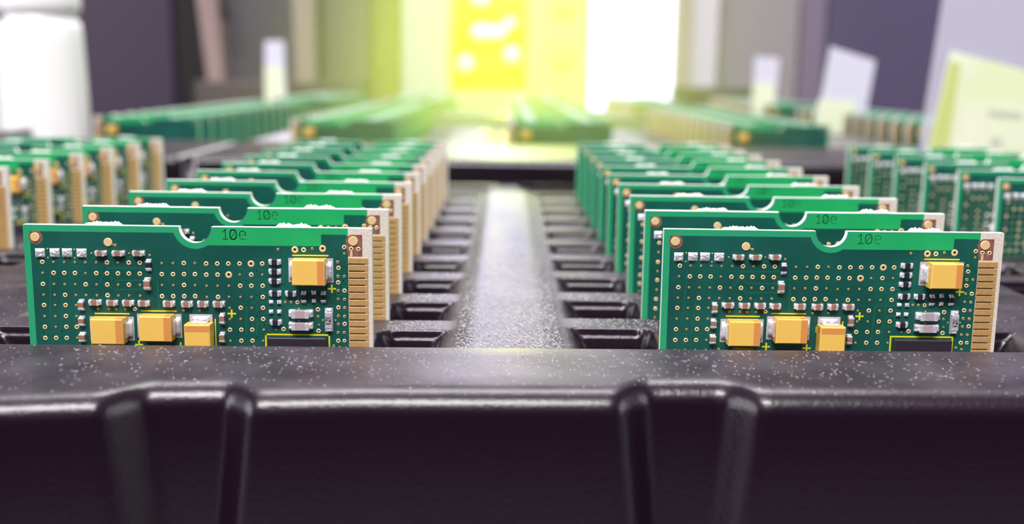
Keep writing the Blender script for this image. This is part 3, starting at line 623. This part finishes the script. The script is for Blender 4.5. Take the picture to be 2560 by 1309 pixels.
# ------------------------------------------------------------------ cabinets, posts, machine and window at the back
def cabinet(name, xa, xb, Y, depth, matn, label, cat, top=900, door=True, base=-850):
    X0, X1 = px(xa, Y), px(xb, Y); root = empty(name, ((X0+X1)/2, Y, base)); tag(root, label, cat)
    w2 = (X1-X0)/2; h = top-base
    b = MB(); b.box(-w2, w2, 3, depth, 0, h, matn, 2); obj('cabinet_body', b, root)
    if door: d = MB(); d.box(-w2+2, w2-2, 0, 2.8, 20, h-20, matn, .8); obj('door', d, root)
    return root
def post(xa, xb, xa2, xb2, Y, matn, label, top=900):
    """upright post; (xa, xb) at the picture's top, (xa2, xb2) near the bench"""
    zt, zb = CAMZ+184*Y/F, CAMZ-60*Y/F
    def ex(x1, x2, z): a = px(x1, Y); b = px(x2, Y); return b+(a-b)*(z-zb)/(zt-zb)
    root = empty('support_post', (ex(xa, xa2, 0), Y, 0)); tag(root, label, 'post'); ox = ex(xa, xa2, 0)
    m = MB(); vs = []
    for z in (0, top):
        for x in ((ex(xa, xa2, z)), (ex(xb, xb2, z))):
            for y in (0, 30): vs.append((x-ox, y, z))
    m.add(vs, [(0, 1, 3, 2), (4, 6, 7, 5), (0, 4, 5, 1), (2, 3, 7, 6), (0, 2, 6, 4), (1, 5, 7, 3)], matn); obj('post_bar', m, root)
cabinet('storage_cabinet', -420, 446, 1345, 380, 'purple_grey', 'dark purple-grey cabinet behind the white bottles', 'cabinet')
cabinet('storage_cabinet', 448, 520, 1345, 300, 'black_gap', 'narrow black panel standing for the shaded opening beside the dark purple cabinet', 'cabinet', door=False)  # black panel put in where the opening between cabinets is in shade
cabinet('storage_cabinet', 522, 800, 1320, 380, 'grey_panel', 'grey cabinet between the two beige posts on the left', 'cabinet')
cabinet('storage_cabinet', 802, 925, 1310, 380, 'olive_grey', 'olive-grey cabinet right of the second beige post', 'cabinet')
cabinet('storage_cabinet', 927, 1000, 1308, 380, 'olive', 'narrow olive cabinet left of the cream one', 'cabinet', door=False)
cabinet('storage_cabinet', 1002, 1118, 1300, 380, 'cream', 'cream cabinet just left of the glowing lime machine', 'cabinet')
post(505, 555, 528, 566, 1270, 'beige', 'slanting beige post beside the narrow black panel')
post(738, 790, 742, 790, 1270, 'beige_warm', 'upright beige post right of the grey cabinet')
# machine with a lit chamber
root = empty('test_machine', (px(1215, 1300), 1300, -850)); tag(root, 'machine with glowing lime chamber at the back centre', 'machine')
X0, X1, X2 = px(1118, 1300)-px(1215, 1300), px(1312, 1300)-px(1215, 1300), px(1466, 1300)-px(1215, 1300)
m = MB(); m.box(X0, X2, 0, 350, 0, 895, 'pale_yellow', 2); m.box(X0, X2, 0, 350, 1180, 1700, 'pale_yellow', 2); m.box(X1, X2, 0, 350, 895, 1180, 'pale_yellow', 1); m.box(X0, X1, 140, 350, 895, 1180, 'pale_yellow'); obj('housing', m, root)
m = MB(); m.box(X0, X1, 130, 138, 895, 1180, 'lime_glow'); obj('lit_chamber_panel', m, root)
m = MB(); m.box(X0, X1, -4, -.5, 1050, 1330, 'fill_panel', 1); obj('added_fill_panel', m, root)['label'] = 'added white fill panel above the chamber, out of view'
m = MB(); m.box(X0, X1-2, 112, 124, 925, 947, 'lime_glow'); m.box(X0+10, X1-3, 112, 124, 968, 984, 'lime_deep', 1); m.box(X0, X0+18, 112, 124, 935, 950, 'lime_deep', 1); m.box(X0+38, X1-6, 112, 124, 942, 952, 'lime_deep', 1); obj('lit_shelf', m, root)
for a, b, r, sx in ((1196, 2, 11, 1.1), (1200, 84, 10, 1.5), (1236, 84, 9, 1.5), (1274, 138, 11, 1), (1160, 160, 11, 1), (1268, 62, 7, 1.3)):
    m = MB(); cx, cz = px(a, 1400)-px(1215, 1300), pz(b, 1400)+850
    pr = [(max(.05, r*math.sin(math.pi*i/10)), cz-r*math.cos(math.pi*i/10)) for i in range(11)]
    m.lathe(pr, 0, 0, 'lamp_pale', 18); m.v = [(x*sx+cx, y+100, z) for x, y, z in m.v]; obj('indicator_lamp', m, root)
for b in (4, 128):
    m = MB(); cx, cz = px(1398, 1300)-px(1215, 1300), pz(b, 1300)+850
    m.box(cx-14, cx+14, -6, 0, cz-16, cz+16, 'lime_edge', 2); obj('control_knob', m, root)
# window, frame
m = MB(); m.box(px(1466, 1420), px(1672, 1420), 1420, 1424, -100, 700, 'daylight')
wr = empty('window_1', (0, 0, 0)); tag(wr, kind='structure'); obj('window_pane', m, wr)
m = MB(); a, b = px(1460, 1410), px(1678, 1410)
m.box(a-14, a, 1400, 1430, -100, 720, 'light_grey', 1); m.box(b, b+14, 1400, 1430, -100, 720, 'light_grey', 1); m.box(a-14, b+14, 1400, 1430, -130, -100, 'light_grey', 1); obj('window_frame', m, wr)
post(1678, 1712, 1678, 1712, 1290, 'tan', 'tan post at the right side of the bright window')
post(1712, 1778, 1712, 1776, 1296, 'light_grey', 'light grey post beside the tan post')
cabinet('storage_cabinet', 1779, 1978, 1310, 380, 'warm_grey', 'warm grey cabinet right of the light grey post', 'cabinet')
cabinet('storage_cabinet', 1981, 2045, 1310, 380, 'lilac_grey', 'narrow lilac-grey cabinet between grey and slate cabinets', 'cabinet', door=False)
cabinet('storage_cabinet', 2048, 3000, 1310, 380, 'slate_purple', 'wide slate-purple cabinet at the right', 'cabinet')
m = MB(); m.tube([(px(562, 1260), 1262, 260), (px(558, 1260), 1262, 180), (px(568, 1260), 1262, 140), (px(572, 1260), 1262, pz(62, 1260))], 4.5, 'cable_black')
tag(obj('power_cable', m), 'black cable hanging beside the slanting beige post', 'cable')
mat('duct_brown', (0.075, 0.055, 0.055), 0.6)
m = MB(); m.box(px(500, 1240), px(915, 1240), 1225, 1262, 0, 56, 'duct_brown', 2); tag(obj('cable_duct', m), 'dark brown duct at the back of the bench, left of the machine', 'duct')
m = MB(); m.box(px(1672, 1240), px(1872, 1240), 1225, 1262, 0, 56, 'duct_brown', 2); tag(obj('cable_duct', m), 'dark brown duct at the back of the bench, right of the window', 'duct')
# ceiling fittings
for i, (x, y) in enumerate(((-.25, -1.1), (0, .75))):
    root = empty('ceiling_light', (x*1000, y*1000, 1900)); tag(root, ['rectangular ceiling light over the front of the room', 'rectangular ceiling light over the workbench'][i], 'ceiling light')
    m = MB(); m.box(-680, 680, -230, 230, -24, 0, 'ceiling_white', 3); obj('light_housing', m, root)
    m = MB(); m.box(-650, 650, -200, 200, -28, -24, 'lamp_glow'); obj('diffuser', m, root)

# ------------------------------------------------------------------ added scattering volume that imitates a lime glow over the rear bench
hm = bpy.data.materials.new('glow_veil'); hm.use_nodes = True; hm.cycles.volume_step_rate = 0.4; nt = hm.node_tree; nt.nodes.remove(nt.nodes['Principled BSDF'])
vs_ = nt.nodes.new('ShaderNodeVolumeScatter'); vs_.inputs['Anisotropy'].default_value = 0.45; vs_.inputs['Color'].default_value = (0.80, 0.95, 0.10, 1)
tc = nt.nodes.new('ShaderNodeTexCoord'); mp = nt.nodes.new('ShaderNodeMapping'); mp.vector_type = 'POINT'
mp.inputs['Location'].default_value = (-.006*7.2, -.60*1.9, -.06*5.5); mp.inputs['Scale'].default_value = (7.2, 1.9, 5.5)
gr = nt.nodes.new('ShaderNodeTexGradient'); gr.gradient_type = 'SPHERICAL'
ml = nt.nodes.new('ShaderNodeMath'); ml.operation = 'MULTIPLY'; ml.inputs[1].default_value = 3.4
nt.links.new(tc.outputs['Object'], mp.inputs[0]); nt.links.new(mp.outputs[0], gr.inputs[0]); nt.links.new(gr.outputs['Fac'], ml.inputs[0]); nt.links.new(ml.outputs[0], vs_.inputs['Density'])
nt.links.new(vs_.outputs[0], nt.nodes['Material Output'].inputs['Volume']); MATS['glow_veil'] = hm
m = MB(); m.box(-205, 205, 384, 1220, 37, 270, 'glow_veil'); tag(obj('glow_veil', m), 'added faint lime veil imitating a glow over the rear trays', 'glow_veil', kind='stuff')
sc.cycles.volume_max_steps = 64
